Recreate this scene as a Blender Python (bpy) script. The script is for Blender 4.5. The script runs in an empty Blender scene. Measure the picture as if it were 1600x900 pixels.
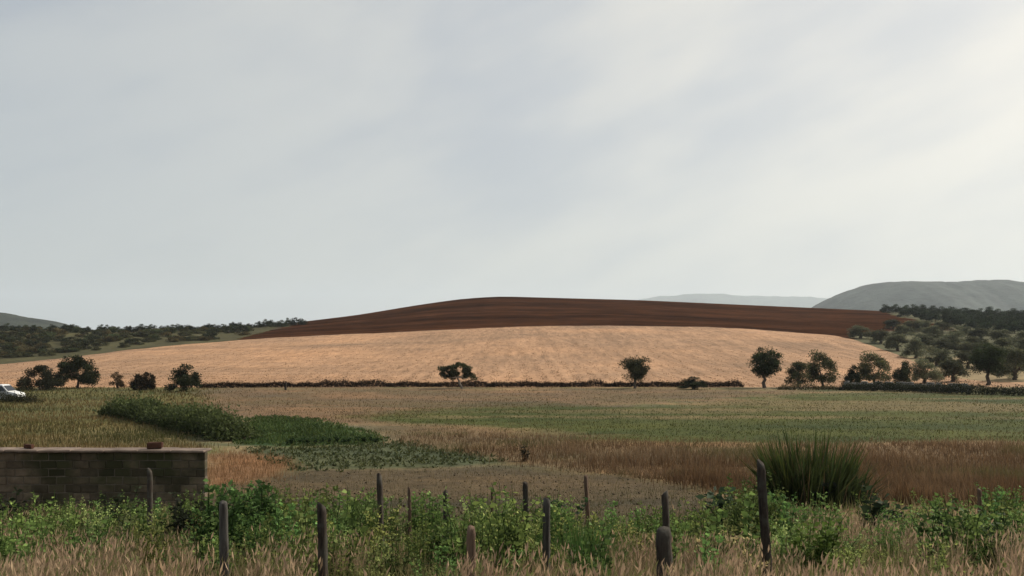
import bpy, math, random
import numpy as np
from mathutils import Vector

rng = np.random.default_rng(7)
random.seed(7)
R = math.radians
scene = bpy.context.scene
col = scene.collection

# ------------------------------------------------------------------ camera
CZ, F, HY, CX = 4.6, 1386.0, 548.0, 800.0          # eye height, focal length / horizon / centre in photo pixels
cd = bpy.data.cameras.new('camera')
cam = bpy.data.objects.new('camera', cd); col.objects.link(cam)
cam.location = (0, 0, CZ); cam.rotation_euler = (R(90), 0, 0)
cd.sensor_width = 36.0; cd.lens = 36.0 * F / 1600.0
cd.shift_y = (HY - 450.0) / 1600.0
cd.clip_start = 0.1; cd.clip_end = 40000
scene.camera = cam

# ------------------------------------------------------------------ sky, sun, exposure
SUN_AZ, SUN_EL = 62.0, 38.0                         # degrees right of the view axis, above the horizon
S = Vector((math.sin(R(SUN_AZ)) * math.cos(R(SUN_EL)), math.cos(R(SUN_AZ)) * math.cos(R(SUN_EL)), math.sin(R(SUN_EL))))
sl = bpy.data.lights.new('sun', 'SUN'); sl.energy = 2.6; sl.angle = R(6); sl.color = (1.0, 0.93, 0.82)
so = bpy.data.objects.new('sun', sl); col.objects.link(so)
so.rotation_euler = S.to_track_quat('Z', 'Y').to_euler()
EXPOSURE = 0.92
scene.view_settings.view_transform = 'Standard'
scene.view_settings.look = 'None'
scene.view_settings.exposure = EXPOSURE
scene.view_settings.gamma = 1.0
scene.view_settings.use_curve_mapping = False

world = bpy.data.worlds.new('World'); scene.world = world; world.use_nodes = True
nt = world.node_tree; nt.nodes.clear()
def N(t, **kw):
    n = nt.nodes.new(t)
    for k, v in kw.items(): setattr(n, k, v)
    return n
L = lambda a, b: nt.links.new(a, b)
sky = N('ShaderNodeTexSky'); sky.sky_type = 'NISHITA'; sky.sun_disc = False
sky.sun_elevation = R(SUN_EL); sky.sun_rotation = R(SUN_AZ)
sky.air_density = 1.0; sky.dust_density = 3.0; sky.ozone_density = 1.0
tc = N('ShaderNodeTexCoord')
sep = N('ShaderNodeSeparateXYZ'); L(tc.outputs['Generated'], sep.inputs[0])
def M(op, a, b=None, c=None, clamp=False):
    n = N('ShaderNodeMath'); n.operation = op; n.use_clamp = clamp
    for i, v in enumerate((a, b, c)):
        if v is None: continue
        if isinstance(v, (int, float)): n.inputs[i].default_value = v
        else: L(v, n.inputs[i])
    return n.outputs[0]
# thin cloud deck: soft banks lying flat, tilted by the wind
vr = N('ShaderNodeVectorRotate'); vr.rotation_type = 'EULER_XYZ'; vr.inputs['Rotation'].default_value = (0, R(20), R(8)); L(tc.outputs['Generated'], vr.inputs['Vector'])
mp = N('ShaderNodeMapping'); L(vr.outputs[0], mp.inputs[0])
mp.inputs['Scale'].default_value = (1.5, 1.5, 4.6); mp.inputs['Location'].default_value = (2.3, 0.7, 1.9)
n1 = N('ShaderNodeTexNoise'); n1.inputs['Scale'].default_value = 1.3; n1.inputs['Detail'].default_value = 5; n1.inputs['Roughness'].default_value = 0.45
n1.inputs['Distortion'].default_value = 0.5
L(mp.outputs[0], n1.inputs['Vector'])
n2 = N('ShaderNodeTexNoise'); n2.inputs['Scale'].default_value = 4.5; n2.inputs['Detail'].default_value = 6; n2.inputs['Roughness'].default_value = 0.5
L(mp.outputs[0], n2.inputs['Vector'])
nz = M('ADD', M('MULTIPLY', n1.outputs['Fac'], 0.68), M('MULTIPLY', n2.outputs['Fac'], 0.32))
ramp = N('ShaderNodeValToRGB'); L(nz, ramp.inputs[0])
ramp.color_ramp.interpolation = 'EASE'
e = ramp.color_ramp.elements
e[0].position = 0.36; e[0].color = (0.77, 0.81, 0.88, 1)
e[1].position = 0.64; e[1].color = (1.08, 1.07, 1.03, 1)
# sunlight shining through the deck round the sun
dot = N('ShaderNodeVectorMath'); dot.operation = 'DOT_PRODUCT'; L(tc.outputs['Generated'], dot.inputs[0]); dot.inputs[1].default_value = S
glow = M('POWER', M('MULTIPLY_ADD', dot.outputs['Value'], 0.5, 0.5, clamp=True), 2.7)
gc = N('ShaderNodeMix'); gc.data_type = 'RGBA'; gc.blend_type = 'MIX'; L(glow, gc.inputs['Factor'])
gc.inputs['A'].default_value = (1.85, 2.1, 2.38, 1); gc.inputs['B'].default_value = (5.0, 4.6, 3.85, 1)
cm = N('ShaderNodeMix'); cm.data_type = 'RGBA'; cm.blend_type = 'MULTIPLY'; cm.inputs['Factor'].default_value = 1.0
L(ramp.outputs['Color'], cm.inputs['A']); L(gc.outputs['Result'], cm.inputs['B'])
mx = N('ShaderNodeMix'); mx.data_type = 'RGBA'; mx.inputs['Factor'].default_value = 0.86
L(sky.outputs[0], mx.inputs['A']); L(cm.outputs['Result'], mx.inputs['B'])
bg = N('ShaderNodeBackground'); bg.inputs['Strength'].default_value = 0.1
L(mx.outputs['Result'], bg.inputs['Color'])
wo = N('ShaderNodeOutputWorld'); L(bg.outputs[0], wo.inputs[0])

cy = scene.cycles
cy.use_denoising = True
cy.max_bounces = 6; cy.diffuse_bounces = 3; cy.glossy_bounces = 2; cy.transmission_bounces = 3
cy.transparent_max_bounces = 8; cy.volume_bounces = 1
cy.sample_clamp_indirect = 4.0

# ------------------------------------------------------------------ helpers
def hash2(ix, iy, seed):
    h = (ix.astype(np.int64) * 374761393 + iy.astype(np.int64) * 668265263 + seed * 1442695041) & 0xffffffff
    h = ((h ^ (h >> 13)) * 1274126177) & 0xffffffff
    return ((h ^ (h >> 16)) & 0xffff) / 65535.0
def vnoise(x, y, seed=0):
    x = np.asarray(x, float); y = np.asarray(y, float)
    ix = np.floor(x); iy = np.floor(y); fx = x - ix; fy = y - iy
    fx = fx * fx * (3 - 2 * fx); fy = fy * fy * (3 - 2 * fy)
    a = hash2(ix, iy, seed); b = hash2(ix + 1, iy, seed); c = hash2(ix, iy + 1, seed); d = hash2(ix + 1, iy + 1, seed)
    return (a * (1 - fx) + b * fx) * (1 - fy) + (c * (1 - fx) + d * fx) * fy
def fbm(x, y, seed=0, octs=4):
    s = 0; a = 0.5; t = 0
    for i in range(octs):
        s = s + a * vnoise(np.asarray(x) * 2 ** i, np.asarray(y) * 2 ** i, seed + i * 17); t += a; a *= 0.5
    return s / t                                     # 0..1

def tag(o, label=None, cat=None, group=None, kind=None):
    if label: o['label'] = label
    if cat: o['category'] = cat
    if group: o['group'] = group
    if kind: o['kind'] = kind
    return o
def empty(name, loc, rz=0.0):
    o = bpy.data.objects.new(name, None); col.objects.link(o)
    o.location = loc; o.rotation_euler = (0, 0, rz); o.empty_display_size = 0.3
    return o

class Geo:
    """collects vertices, faces and vertex colours in numpy and builds ONE mesh"""
    def __init__(s): s.v = []; s.c = []; s.l = []; s.t = []; s.n = 0
    def add(s, v, faces, c):
        v = np.asarray(v, float).reshape(-1, 3); faces = np.asarray(faces, np.int64)
        c = np.asarray(c, float)
        if c.ndim == 1: c = np.tile(c, (len(v), 1))
        s.v.append(v); s.c.append(c); s.l.append((faces + s.n).ravel()); s.t.append(np.full(len(faces), faces.shape[1], np.int64)); s.n += len(v)
    def merge(s, g, off=(0, 0, 0), rz=0.0, sc=(1, 1, 1), tint=(1, 1, 1)):
        for i in range(len(g.v)): pass
        V = np.concatenate(g.v) * np.asarray(sc); C = np.concatenate(g.c) * np.asarray(tint)
        ca, sa = math.cos(rz), math.sin(rz)
        V = np.stack([V[:, 0] * ca - V[:, 1] * sa, V[:, 0] * sa + V[:, 1] * ca, V[:, 2]], 1) + np.asarray(off)
        s.v.append(V); s.c.append(C); s.l.append(np.concatenate(g.l) + s.n); s.t.append(np.concatenate(g.t)); s.n += len(V)
    def mesh(s, name, mat, smooth=False):
        V = np.concatenate(s.v); C = np.concatenate(s.c); Lp = np.concatenate(s.l); T = np.concatenate(s.t)
        m = bpy.data.meshes.new(name)
        m.vertices.add(len(V)); m.vertices.foreach_set('co', V.ravel())
        m.loops.add(len(Lp)); m.loops.foreach_set('vertex_index', Lp.astype(np.int32))
        m.polygons.add(len(T)); st = np.concatenate([[0], np.cumsum(T)[:-1]])
        m.polygons.foreach_set('loop_start', st.astype(np.int32)); m.polygons.foreach_set('loop_total', T.astype(np.int32))
        if smooth: m.polygons.foreach_set('use_smooth', np.ones(len(T), bool))
        at = m.color_attributes.new('Col', 'FLOAT_COLOR', 'POINT')
        at.data.foreach_set('color', np.concatenate([np.clip(C, 0, 1), np.ones((len(C), 1))], 1).ravel())
        m.update(calc_edges=True); m.validate()
        m.materials.append(mat)
        return m
    def build(s, name, mat, parent=None, smooth=False):
        o = bpy.data.objects.new(name, s.mesh(name, mat, smooth)); col.objects.link(o)
        if parent: o.parent = parent
        return o
def link(name, mesh, parent=None, loc=(0, 0, 0)):
    o = bpy.data.objects.new(name, mesh); col.objects.link(o); o.location = loc
    if parent: o.parent = parent
    return o

def unit(v): return v / np.maximum(np.linalg.norm(v, axis=-1, keepdims=True), 1e-9)
def rdir(n): return unit(rng.normal(size=(n, 3)))
def leaves(g, P, D, ln, wd, C, fold=0.25):
    """folded leaf blades: base P, along D"""
    n = len(P); D = unit(D); side = unit(np.cross(D, rdir(n))); up = np.cross(side, D)
    ln = np.broadcast_to(ln, n)[:, None]; wd = np.broadcast_to(wd, n)[:, None]
    mid = P + D * ln * 0.45
    a = mid + side * wd * 0.5 + up * wd * fold; b = mid - side * wd * 0.5 + up * wd * fold; t = P + D * ln
    V = np.stack([P, a, t, b], 1).reshape(-1, 3)
    i = np.arange(n) * 4
    f = np.concatenate([np.stack([i, i + 1, i + 2], 1), np.stack([i, i + 2, i + 3], 1)])
    g.add(V, f, np.repeat(C, 4, 0))
def blades(g, P, lean, h, w, C0, C1):
    """upright grass blades: base P, horizontal lean of the tip, two segments"""
    n = len(P); h = np.broadcast_to(h, n)[:, None]; w = np.broadcast_to(w, n)[:, None]
    ang = rng.uniform(0, math.pi, n); sd = np.stack([np.cos(ang), np.sin(ang), np.zeros(n)], 1) * w * 0.5
    lean = np.concatenate([lean, np.zeros((n, 1))], 1); up = np.array([[0, 0, 1.0]])
    m = P + up * h * 0.55 + lean * 0.3; t = P + up * h + lean
    V = np.stack([P - sd, P + sd, m + sd * 0.8, m - sd * 0.8, t], 1).reshape(-1, 3)
    i = np.arange(n) * 5
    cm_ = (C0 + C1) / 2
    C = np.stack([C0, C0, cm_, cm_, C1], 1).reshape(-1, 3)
    k = g.n
    g.add(V, np.stack([i, i + 1, i + 2, i + 3], 1), C)
    g.l.append((np.stack([i + 3, i + 2, i + 4], 1) + k).ravel()); g.t.append(np.full(n, 3, np.int64))
    return t
def tube(g, pts, rad, c, sides=6, cap=True):
    pts = np.asarray(pts, float); n = len(pts); rad = np.broadcast_to(rad, n)
    tg = unit(np.gradient(pts, axis=0)); ref = np.array([1.0, 0.13, 0.07])
    s1 = unit(np.cross(tg, ref)); s2 = np.cross(tg, s1)
    an = np.arange(sides) / sides * 2 * math.pi
    V = (pts[:, None] + (np.cos(an)[None, :, None] * s1[:, None] + np.sin(an)[None, :, None] * s2[:, None]) * rad[:, None, None]).reshape(-1, 3)
    f = [[i * sides + j, i * sides + (j + 1) % sides, (i + 1) * sides + (j + 1) % sides, (i + 1) * sides + j] for i in range(n - 1) for j in range(sides)]
    k = g.n; g.add(V, f, c)
    if cap:
        g.l.append(np.arange(sides) + k + (n - 1) * sides); g.t.append(np.array([sides]))
def vary(base, n, v=0.3, hue=0.15):
    b = np.asarray(base, float)[None] * (1 + rng.uniform(-v, v, (n, 1)))
    h = rng.uniform(-hue, hue, (n, 1))
    return b * np.concatenate([1 + h, 1 + h * 0.2, 1 - h], 1)

# ------------------------------------------------------------------ materials
def mat_new(name):
    m = bpy.data.materials.new(name); m.use_nodes = True; t = m.node_tree; t.nodes.clear()
    return m, t
def mat_leaf(name, trans=0.36, rough=0.65, spec=0.08):
    m, t = mat_new(name); n = t.nodes
    a = n.new('ShaderNodeAttribute'); a.attribute_name = 'Col'
    oi = n.new('ShaderNodeObjectInfo')
    hs = n.new('ShaderNodeHueSaturation'); t.links.new(a.outputs['Color'], hs.inputs['Color'])
    mr = n.new('ShaderNodeMapRange'); mr.inputs['To Min'].default_value = 0.75; mr.inputs['To Max'].default_value = 1.25
    t.links.new(oi.outputs['Random'], mr.inputs['Value']); t.links.new(mr.outputs[0], hs.inputs['Value'])
    p = n.new('ShaderNodeBsdfPrincipled'); p.inputs['Roughness'].default_value = rough; p.inputs['Specular IOR Level'].default_value = spec
    tr = n.new('ShaderNodeBsdfTranslucent'); mi = n.new('ShaderNodeMixShader'); mi.inputs[0].default_value = trans
    t.links.new(hs.outputs[0], p.inputs['Base Color']); t.links.new(hs.outputs[0], tr.inputs['Color'])
    t.links.new(p.outputs[0], mi.inputs[1]); t.links.new(tr.outputs[0], mi.inputs[2])
    o = n.new('ShaderNodeOutputMaterial'); t.links.new(mi.outputs[0], o.inputs[0])
    return m
def mat_ground(name, scale=6.0, amp=0.35, bump=0.35, dist=0.05, stretch=(1, 1, 1)):
    m, t = mat_new(name); n = t.nodes
    a = n.new('ShaderNodeAttribute'); a.attribute_name = 'Col'
    co = n.new('ShaderNodeTexCoord'); mp_ = n.new('ShaderNodeMapping'); mp_.inputs['Scale'].default_value = stretch
    t.links.new(co.outputs['Object'], mp_.inputs[0])
    z = n.new('ShaderNodeTexNoise'); z.inputs['Scale'].default_value = scale; z.inputs['Detail'].default_value = 8; z.inputs['Roughness'].default_value = 0.7
    t.links.new(mp_.outputs[0], z.inputs['Vector'])
    mr = n.new('ShaderNodeMapRange'); mr.inputs['From Min'].default_value = 0.3; mr.inputs['From Max'].default_value = 0.7
    mr.inputs['To Min'].default_value = 1 - amp; mr.inputs['To Max'].default_value = 1 + amp
    t.links.new(z.outputs['Fac'], mr.inputs['Value'])
    mu = n.new('ShaderNodeMix'); mu.data_type = 'RGBA'; mu.blend_type = 'MULTIPLY'; mu.inputs['Factor'].default_value = 1
    t.links.new(a.outputs['Color'], mu.inputs['A']); t.links.new(mr.outputs[0], mu.inputs['B'])
    p = n.new('ShaderNodeBsdfPrincipled'); p.inputs['Roughness'].default_value = 0.95; p.inputs['Specular IOR Level'].default_value = 0.1
    t.links.new(mu.outputs['Result'], p.inputs['Base Color'])
    b = n.new('ShaderNodeBump'); b.inputs['Strength'].default_value = bump; b.inputs['Distance'].default_value = dist
    t.links.new(z.outputs['Fac'], b.inputs['Height']); t.links.new(b.outputs[0], p.inputs['Normal'])
    o = n.new('ShaderNodeOutputMaterial'); t.links.new(p.outputs[0], o.inputs[0])
    return m
def mat_rough(name, c1, c2, scale=8.0, stretch=(1, 1, 1), bump=0.5, dist=0.01, rnd=0.25, c3=None, s3=1.5):
    """weathered two tone surface with blotches of a third colour, a little different on every piece"""
    m, t = mat_new(name); n = t.nodes
    co = n.new('ShaderNodeTexCoord'); mp_ = n.new('ShaderNodeMapping'); mp_.inputs['Scale'].default_value = stretch
    oi = n.new('ShaderNodeObjectInfo')
    t.links.new(co.outputs['Object'], mp_.inputs[0]); t.links.new(oi.outputs['Location'], mp_.inputs['Location'])
    z = n.new('ShaderNodeTexNoise'); z.inputs['Scale'].default_value = scale; z.inputs['Detail'].default_value = 7; z.inputs['Roughness'].default_value = 0.65
    t.links.new(mp_.outputs[0], z.inputs['Vector'])
    r = n.new('ShaderNodeValToRGB'); t.links.new(z.outputs['Fac'], r.inputs[0])
    r.color_ramp.elements[0].position = 0.33; r.color_ramp.elements[0].color = (*c1, 1)
    r.color_ramp.elements[1].position = 0.66; r.color_ramp.elements[1].color = (*c2, 1)
    out = r.outputs[0]
    if c3:
        ge = n.new('ShaderNodeNewGeometry')
        z3 = n.new('ShaderNodeTexNoise'); z3.inputs['Scale'].default_value = s3; z3.inputs['Detail'].default_value = 5
        t.links.new(ge.outputs['Position'], z3.inputs['Vector'])
        r3 = n.new('ShaderNodeMapRange'); r3.inputs['From Min'].default_value = 0.45; r3.inputs['From Max'].default_value = 0.62
        t.links.new(z3.outputs['Fac'], r3.inputs['Value'])
        mm = n.new('ShaderNodeMix'); mm.data_type = 'RGBA'; t.links.new(r3.outputs[0], mm.inputs['Factor'])
        t.links.new(out, mm.inputs['A']); mm.inputs['B'].default_value = (*c3, 1); out = mm.outputs['Result']
    hs = n.new('ShaderNodeHueSaturation'); t.links.new(out, hs.inputs['Color'])
    mr = n.new('ShaderNodeMapRange'); mr.inputs['To Min'].default_value = 1 - rnd; mr.inputs['To Max'].default_value = 1 + rnd
    t.links.new(oi.outputs['Random'], mr.inputs['Value']); t.links.new(mr.outputs[0], hs.inputs['Value'])
    p = n.new('ShaderNodeBsdfPrincipled'); p.inputs['Roughness'].default_value = 0.9; p.inputs['Specular IOR Level'].default_value = 0.15
    t.links.new(hs.outputs[0], p.inputs['Base Color'])
    b = n.new('ShaderNodeBump'); b.inputs['Strength'].default_value = bump; b.inputs['Distance'].default_value = dist
    t.links.new(z.outputs['Fac'], b.inputs['Height']); t.links.new(b.outputs[0], p.inputs['Normal'])
    o = n.new('ShaderNodeOutputMaterial'); t.links.new(p.outputs[0], o.inputs[0])
    return m
LEAF = mat_leaf('foliage'); GRASS = mat_leaf('grass_blades', 0.35, 0.7, 0.15)
BARK = mat_rough('bark', (0.05, 0.035, 0.025), (0.13, 0.10, 0.075), 5, (1, 1, 0.25), 0.8, 0.03)
PALEBARK = mat_rough('pale_bark', (0.20, 0.16, 0.12), (0.36, 0.30, 0.24), 5, (1, 1, 0.25), 0.6, 0.03)
GROUND = mat_ground('ground_soil_and_grass', 3.0, 0.4, 0.6, 0.06)
SOIL = mat_ground('turned_soil', 2.2, 0.35, 0.9, 0.12)
STUBBLE = mat_ground('cut_stubble', 0.9, 0.34, 0.8, 0.15, (1, 0.16, 1))
PLOUGH = mat_ground('ploughed_earth', 0.45, 0.5, 1.0, 0.5, (0.25, 1, 1)); PLOUGH.node_tree.nodes['Principled BSDF'].inputs['Specular IOR Level'].default_value = 0.0
SCRUB = mat_ground('hillside_scrub', 0.5, 0.35, 0.6, 0.3)
HILL = mat_ground('far_hill_scrub', 0.014, 0.75, 1.0, 14.0)

# ------------------------------------------------------------------ terrain
def curve(x, pts):
    p = np.array(pts, float); return np.interp(x, p[:, 0], p[:, 1])
def smooth_curve(x, pts):
    return (curve(np.asarray(x) - 22, pts) + 2 * curve(x, pts) + curve(np.asarray(x) + 22, pts)) / 4
NEAR = [(-60, 3.05), (0, 3.0), (3, 2.8), (6, 2.35), (8, 2.0), (12, 1.45), (16, 1.0), (22, 0.5), (28, 0.15), (34, 0.0), (112, 0.0)]
FOOT = 112.0
D1C = [(-800, 190), (0, 200), (200, 225), (400, 255), (1250, 262), (1330, 236), (1400, 188), (1450, 152), (1500, 126), (1560, 119), (2400, 118)]
Y1C = [(-800, 580), (0, 570), (100, 559), (200, 547), (300, 538), (400, 530), (550, 522), (700, 514), (820, 509), (950, 508), (1100, 510), (1200, 515), (1290, 522), (1330, 530), (1400, 553), (1450, 576), (1500, 592), (1560, 597), (2400, 598)]
D2C = [(-800, 330), (0, 340), (380, 370), (600, 420), (2400, 430)]
Y2C = [(-800, 522), (0, 516), (200, 515), (380, 512), (470, 503), (560, 492), (650, 477), (720, 467), (780, 463), (850, 465), (1000, 469), (1200, 478), (1380, 486), (1480, 491), (1600, 495), (2400, 500)]
def H(x, d):
    """ground height at world (x, d = y)"""
    x = np.asarray(x, float); d = np.asarray(d, float)
    near = curve(d, NEAR); near = (near + curve(d - 1, NEAR) + curve(d + 1, NEAR)) / 3
    near = near + (fbm(x * 0.5, d * 0.5, 3) - 0.5) * 0.22 * np.clip((d - 1) / 6, 0, 1) * np.clip((112 - d) / 20, 0, 1)
    dd = np.maximum(d, 60.0); px = CX + F * x / dd
    d1 = smooth_curve(px, D1C); d2 = smooth_curve(px, D2C)
    s1 = (HY - smooth_curve(px, Y1C)) / F; s2 = (HY - smooth_curve(px, Y2C)) / F
    z1 = CZ + s1 * d1; z2 = CZ + s2 * d2
    k1 = z1 / (d1 - FOOT); k2 = (z2 - z1) / (d2 - d1)
    m1 = np.where((k1 > 0) & (k2 > 0), 2 * k1 * k2 / np.maximum(k1 + k2, 1e-6), 0.0); m0 = np.clip(k1, 0, 0.03)
    def herm(t, a, b, ma, mb, w):
        return (2 * t**3 - 3 * t**2 + 1) * a + (t**3 - 2 * t**2 + t) * w * ma + (-2 * t**3 + 3 * t**2) * b + (t**3 - t**2) * w * mb
    tB = np.clip((d - FOOT) / (d1 - FOOT), 0, 1); tC = np.clip((d - d1) / (d2 - d1), 0, 1); tD = np.clip((d - d2) / 300.0, 0, 1)
    zB = herm(tB, 0.0, z1, m0, m1, d1 - FOOT); zC = herm(tC, z1, z2, m1, s2, d2 - d1); zD = herm(tD, z2, 0.0, s2, 0.0, 300.0)
    z = np.where(d < FOOT, near, np.where(d < d1, zB, np.where(d < d2, zC, zD)))
    bump = (fbm(x * 0.03, d * 0.03, 11) - 0.5) * 0.9 + (fbm(x * 0.25, d * 0.25, 12, 3) - 0.5) * 0.25
    return z + bump * np.clip((d - 118) / 60, 0, 1) * np.clip((d2 - 12 - d) / 40, 0, 1)
def PY(x, d): return HY - (H(x, d) - CZ) * F / np.maximum(d, 0.5)
def X(px, d): return (px - CX) / F * d
_ds = np.concatenate([np.arange(12, 112, 0.5), np.arange(112, 430, 1.0)])
def D_AT(px, py):
    """distance at which the ground in that direction shows at photo row py"""
    yy = PY(X(px, _ds), _ds); i = np.argmax(yy <= py)
    return float(_ds[i]) if (yy <= py).any() else 415.0
def spot(px, py):
    d = D_AT(px, py); x = X(px, d); return x, d, float(H(x, d))

def inside(px, py, poly):
    r = np.zeros(px.shape, bool); n = len(poly)
    for i in range(n):
        x1, y1 = poly[i]; x2, y2 = poly[(i + 1) % n]
        if y1 == y2: continue
        c = ((y1 > py) != (y2 > py)) & (px < (x2 - x1) * (py - y1) / (y2 - y1) + x1); r ^= c
    return r
LEFT_MEADOW = [(-400, 603), (325, 605), (330, 648), (260, 662), (300, 690), (330, 706), (-400, 706)]
TAN = [(320, 606), (1000, 606), (1330, 612), (1000, 630), (700, 640), (560, 664), (330, 648)]
MEADOW = [(540, 648), (680, 638), (830, 630), (1000, 636), (1330, 610), (2300, 622), (2300, 692), (1330, 690), (1190, 692), (1000, 690), (870, 680), (760, 670), (640, 664)]
BELT = [(540, 662), (640, 664), (760, 670), (870, 680), (1000, 690), (1190, 692), (1330, 690), (2300, 692), (2300, 800), (1340, 800), (1150, 778), (1080, 762), (950, 740), (800, 720), (700, 704), (620, 690)]
CROP = [(380, 657), (440, 650), (500, 658), (560, 672), (605, 688), (590, 692), (450, 697), (370, 692)]
VEG = [(370, 700), (450, 698), (590, 692), (640, 690), (700, 704), (800, 721), (640, 731), (470, 736), (420, 722)]
ORANGE = [(318, 706), (430, 712), (470, 730), (440, 750), (318, 762)]
DIRT = [(318, 758), (440, 748), (480, 736), (640, 731), (800, 721), (950, 740), (1080, 762), (1160, 800), (1160, 830), (318, 830)]
ZONES = [(LEFT_MEADOW, (0.095, 0.088, 0.032), 12), (TAN, (0.145, 0.092, 0.050), 10), (MEADOW, (0.050, 0.059, 0.0130), 14), (BELT, (0.16, 0.102, 0.050), 12), (CROP, (0.04, 0.065, 0.018), 4), (VEG, (0.070, 0.076, 0.036), 6), (ORANGE, (0.20, 0.105, 0.05), 10), (DIRT, (0.072, 0.054, 0.030), 12)]
PLOUGHED = [(470, 440), (474, 503), (372, 529), (380, 600), (1325, 600), (1335, 521), (1420, 516), (1495, 516), (1460, 505), (1400, 494), (1370, 480), (1000, 440)]

cols = np.concatenate([np.arange(-700, -60, 32), np.arange(-60, 1660, 5), np.arange(1660, 2300, 32)]).astype(float)
rA = np.concatenate([np.linspace(-60, 0, 5), np.linspace(1.5, 11, 16), 1 / np.linspace(1 / 12.0, 1 / 111.0, 240)])
tBs = (np.arange(0, 56) / 56.0) ** 1.15; tCs = (np.arange(0, 60) / 60.0); tDs = np.array([0, .06, .12, .25, .5, .75, 1.0]); far_r = np.array([1000, 1500, 2500, 4000, 6500, 9500.0])
def column_d(px):
    d1 = smooth_curve(px, D1C); d2 = smooth_curve(px, D2C)
    return np.concatenate([rA, FOOT + tBs * (d1 - FOOT), d1 + tCs * (d2 - d1), d2 + tDs * 300, far_r])
Dg = np.stack([column_d(p) for p in cols], 1)                       # rows x cols
Pg = np.broadcast_to(cols, Dg.shape)
Xg = (Pg - CX) / F * np.where(Dg < 60, np.sqrt(np.maximum(Dg, 0) ** 2 + 100 * (1 - np.clip(Dg / 60, 0, 1)) ** 2) , Dg)
PXg = CX + F * Xg / np.maximum(Dg, 1.0)
Zg = H(Xg, Dg); PYg = HY - (Zg - CZ) * F / np.maximum(Dg, 1.0)
nA, nB, nC = len(rA), len(tBs), len(tCs)
nr, nc = Dg.shape
Cg = np.zeros((nr, nc, 3)); Cg[:] = (0.20, 0.145, 0.075)
f1 = fbm(Xg * 0.35, Dg * 0.35, 21); f2 = fbm(Xg * 0.09, Dg * 0.3, 22); f3 = fbm(Xg * 1.3, Dg * 1.3, 23)
# the bank: dry grass over earth
grn = np.clip((f1 - 0.42) * 4, 0, 1)[..., None]
Cg[:] = Cg * (1 - grn) + np.array((0.10, 0.105, 0.04)) * grn
jx = (f1 - 0.5); jy = (f2 - 0.5)
rowA = np.arange(nr)[:, None] < nA
for poly, c, j in ZONES:
    k = np.zeros(Dg.shape)
    for q in range(12):
        a_ = q * 2.399; q_ = math.sqrt((q + .5) / 12)
        k += inside(PXg + jx * j * 9 + math.cos(a_) * q_ * j * 3.0 + (f3 - .5) * 20, PYg + jy * j * 1.9 + math.sin(a_) * q_ * j * .42 + (f3 - .5) * 2, poly)
    k = (k / 12 * (rowA & (Dg > 12)))[..., None]
    Cg = Cg * (1 - k) + np.array(c) * k
# patchiness: drier and greener spots everywhere, turned a little by the lie of the land
w = np.clip((fbm(Xg * .12, Dg * .3, 33) - .5) * 3.5, -1, 1)[..., None] * (rowA & (Dg > 24))[..., None]
Cg = Cg * (1 + np.array((.36, .24, .16)) * w)
# streaks of cut hay and drier grass through the meadow
k = inside(PXg, PYg, MEADOW) & rowA; w = np.clip((fbm(Xg * 0.035, Dg * 0.26, 31, 5) - 0.5) * 8, 0, 1) * k
Cg += (np.array((0.15, 0.108, 0.050)) - Cg) * w[..., None] * 0.75
k = inside(PXg, PYg, LEFT_MEADOW) & rowA; w = np.clip((PYg - 670) / 30 + (f2 - .5) * 2, 0, 1) * k
Cg += (np.array((0.19, 0.13, 0.06)) - Cg) * w[..., None] * 0.8
k = inside(PXg, PYg, TAN) & rowA; w = np.clip((f2 - 0.5) * 6, 0, 1) * k
Cg += (np.array((0.11, 0.08, 0.04)) - Cg) * w[..., None] * 0.8
# fields on the hill
sB = slice(nA, nA + nB); sC = slice(nA + nB, nA + nB + nC); sD = slice(nA + nB + nC, nr)
xB, dB, pB = Xg[sB], Dg[sB], Pg[sB]
side = np.clip((pB - 560) / 260, 0, 1)
up = fbm(xB / 1.7 + (fbm(xB * .02, dB * .02, 44) * 6), dB / 34.0, 41, 3); ac = fbm(xB / 45.0, dB / 3.2 + xB * 0.03, 42, 3); bl = fbm(xB / 22, dB / 14, 43)
st = 1 + (up - 0.5) * 0.45 * side + (ac - 0.5) * 0.5 * (1 - side) + (bl - 0.5) * 0.8
trm = np.abs((np.abs((xB + 7 + 5 * np.sin(dB / 45)) % 18 - 9) - 1.0)); st = st * (1 - .20 * np.clip(1 - trm / .45, 0, 1) * side * np.clip((fbm(xB * .1, dB * .05, 46) - .25) * 3, 0, 1))
Cg[sB] = np.array((0.335, 0.198, 0.112)) * st[..., None] * np.stack([np.ones_like(st), 1 - (bl - .5) * .14, 1 - (bl - .5) * .3], -1)
xC, dC = Xg[sC], Dg[sC]
s_ = 1 + (fbm(xC / 70, dC / 6 + xC * 0.02, 51, 4) - 0.5) * 1.5 + (fbm(xC / 12, dC / 12, 52) - 0.5) * 0.7
Cg[sC] = np.array((0.044, 0.0180, 0.0082)) * s_[..., None]
pl = inside(PXg + jx * 30, PYg + 0 * jy, PLOUGHED)
isC = np.zeros((nr, nc), bool); isC[sC] = True
slope_c = np.array((0.062, 0.056, 0.024)) * (1 + (fbm(Xg / 8, Dg / 12, 61) - 0.5) * 0.9)[..., None]
right_c = np.where((PYg > 558)[..., None], np.array((0.24, 0.18, 0.095)), np.array((0.085, 0.080, 0.037))) * (1 + (fbm(Xg / 6, Dg / 10, 62) - 0.5) * 0.8)[..., None]
k = isC & ~pl
Cg[k] = np.where((Pg < 800)[..., None], slope_c, right_c)[k]
Cg[sD] = np.array((0.10, 0.10, 0.05))
k = isC & pl & (Pg < 560) & (Dg > 300)
Cg *= (0.8 + 0.4 * f3)[..., None] ** np.where(Dg < 112, 1, 0.3)[..., None]

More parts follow.
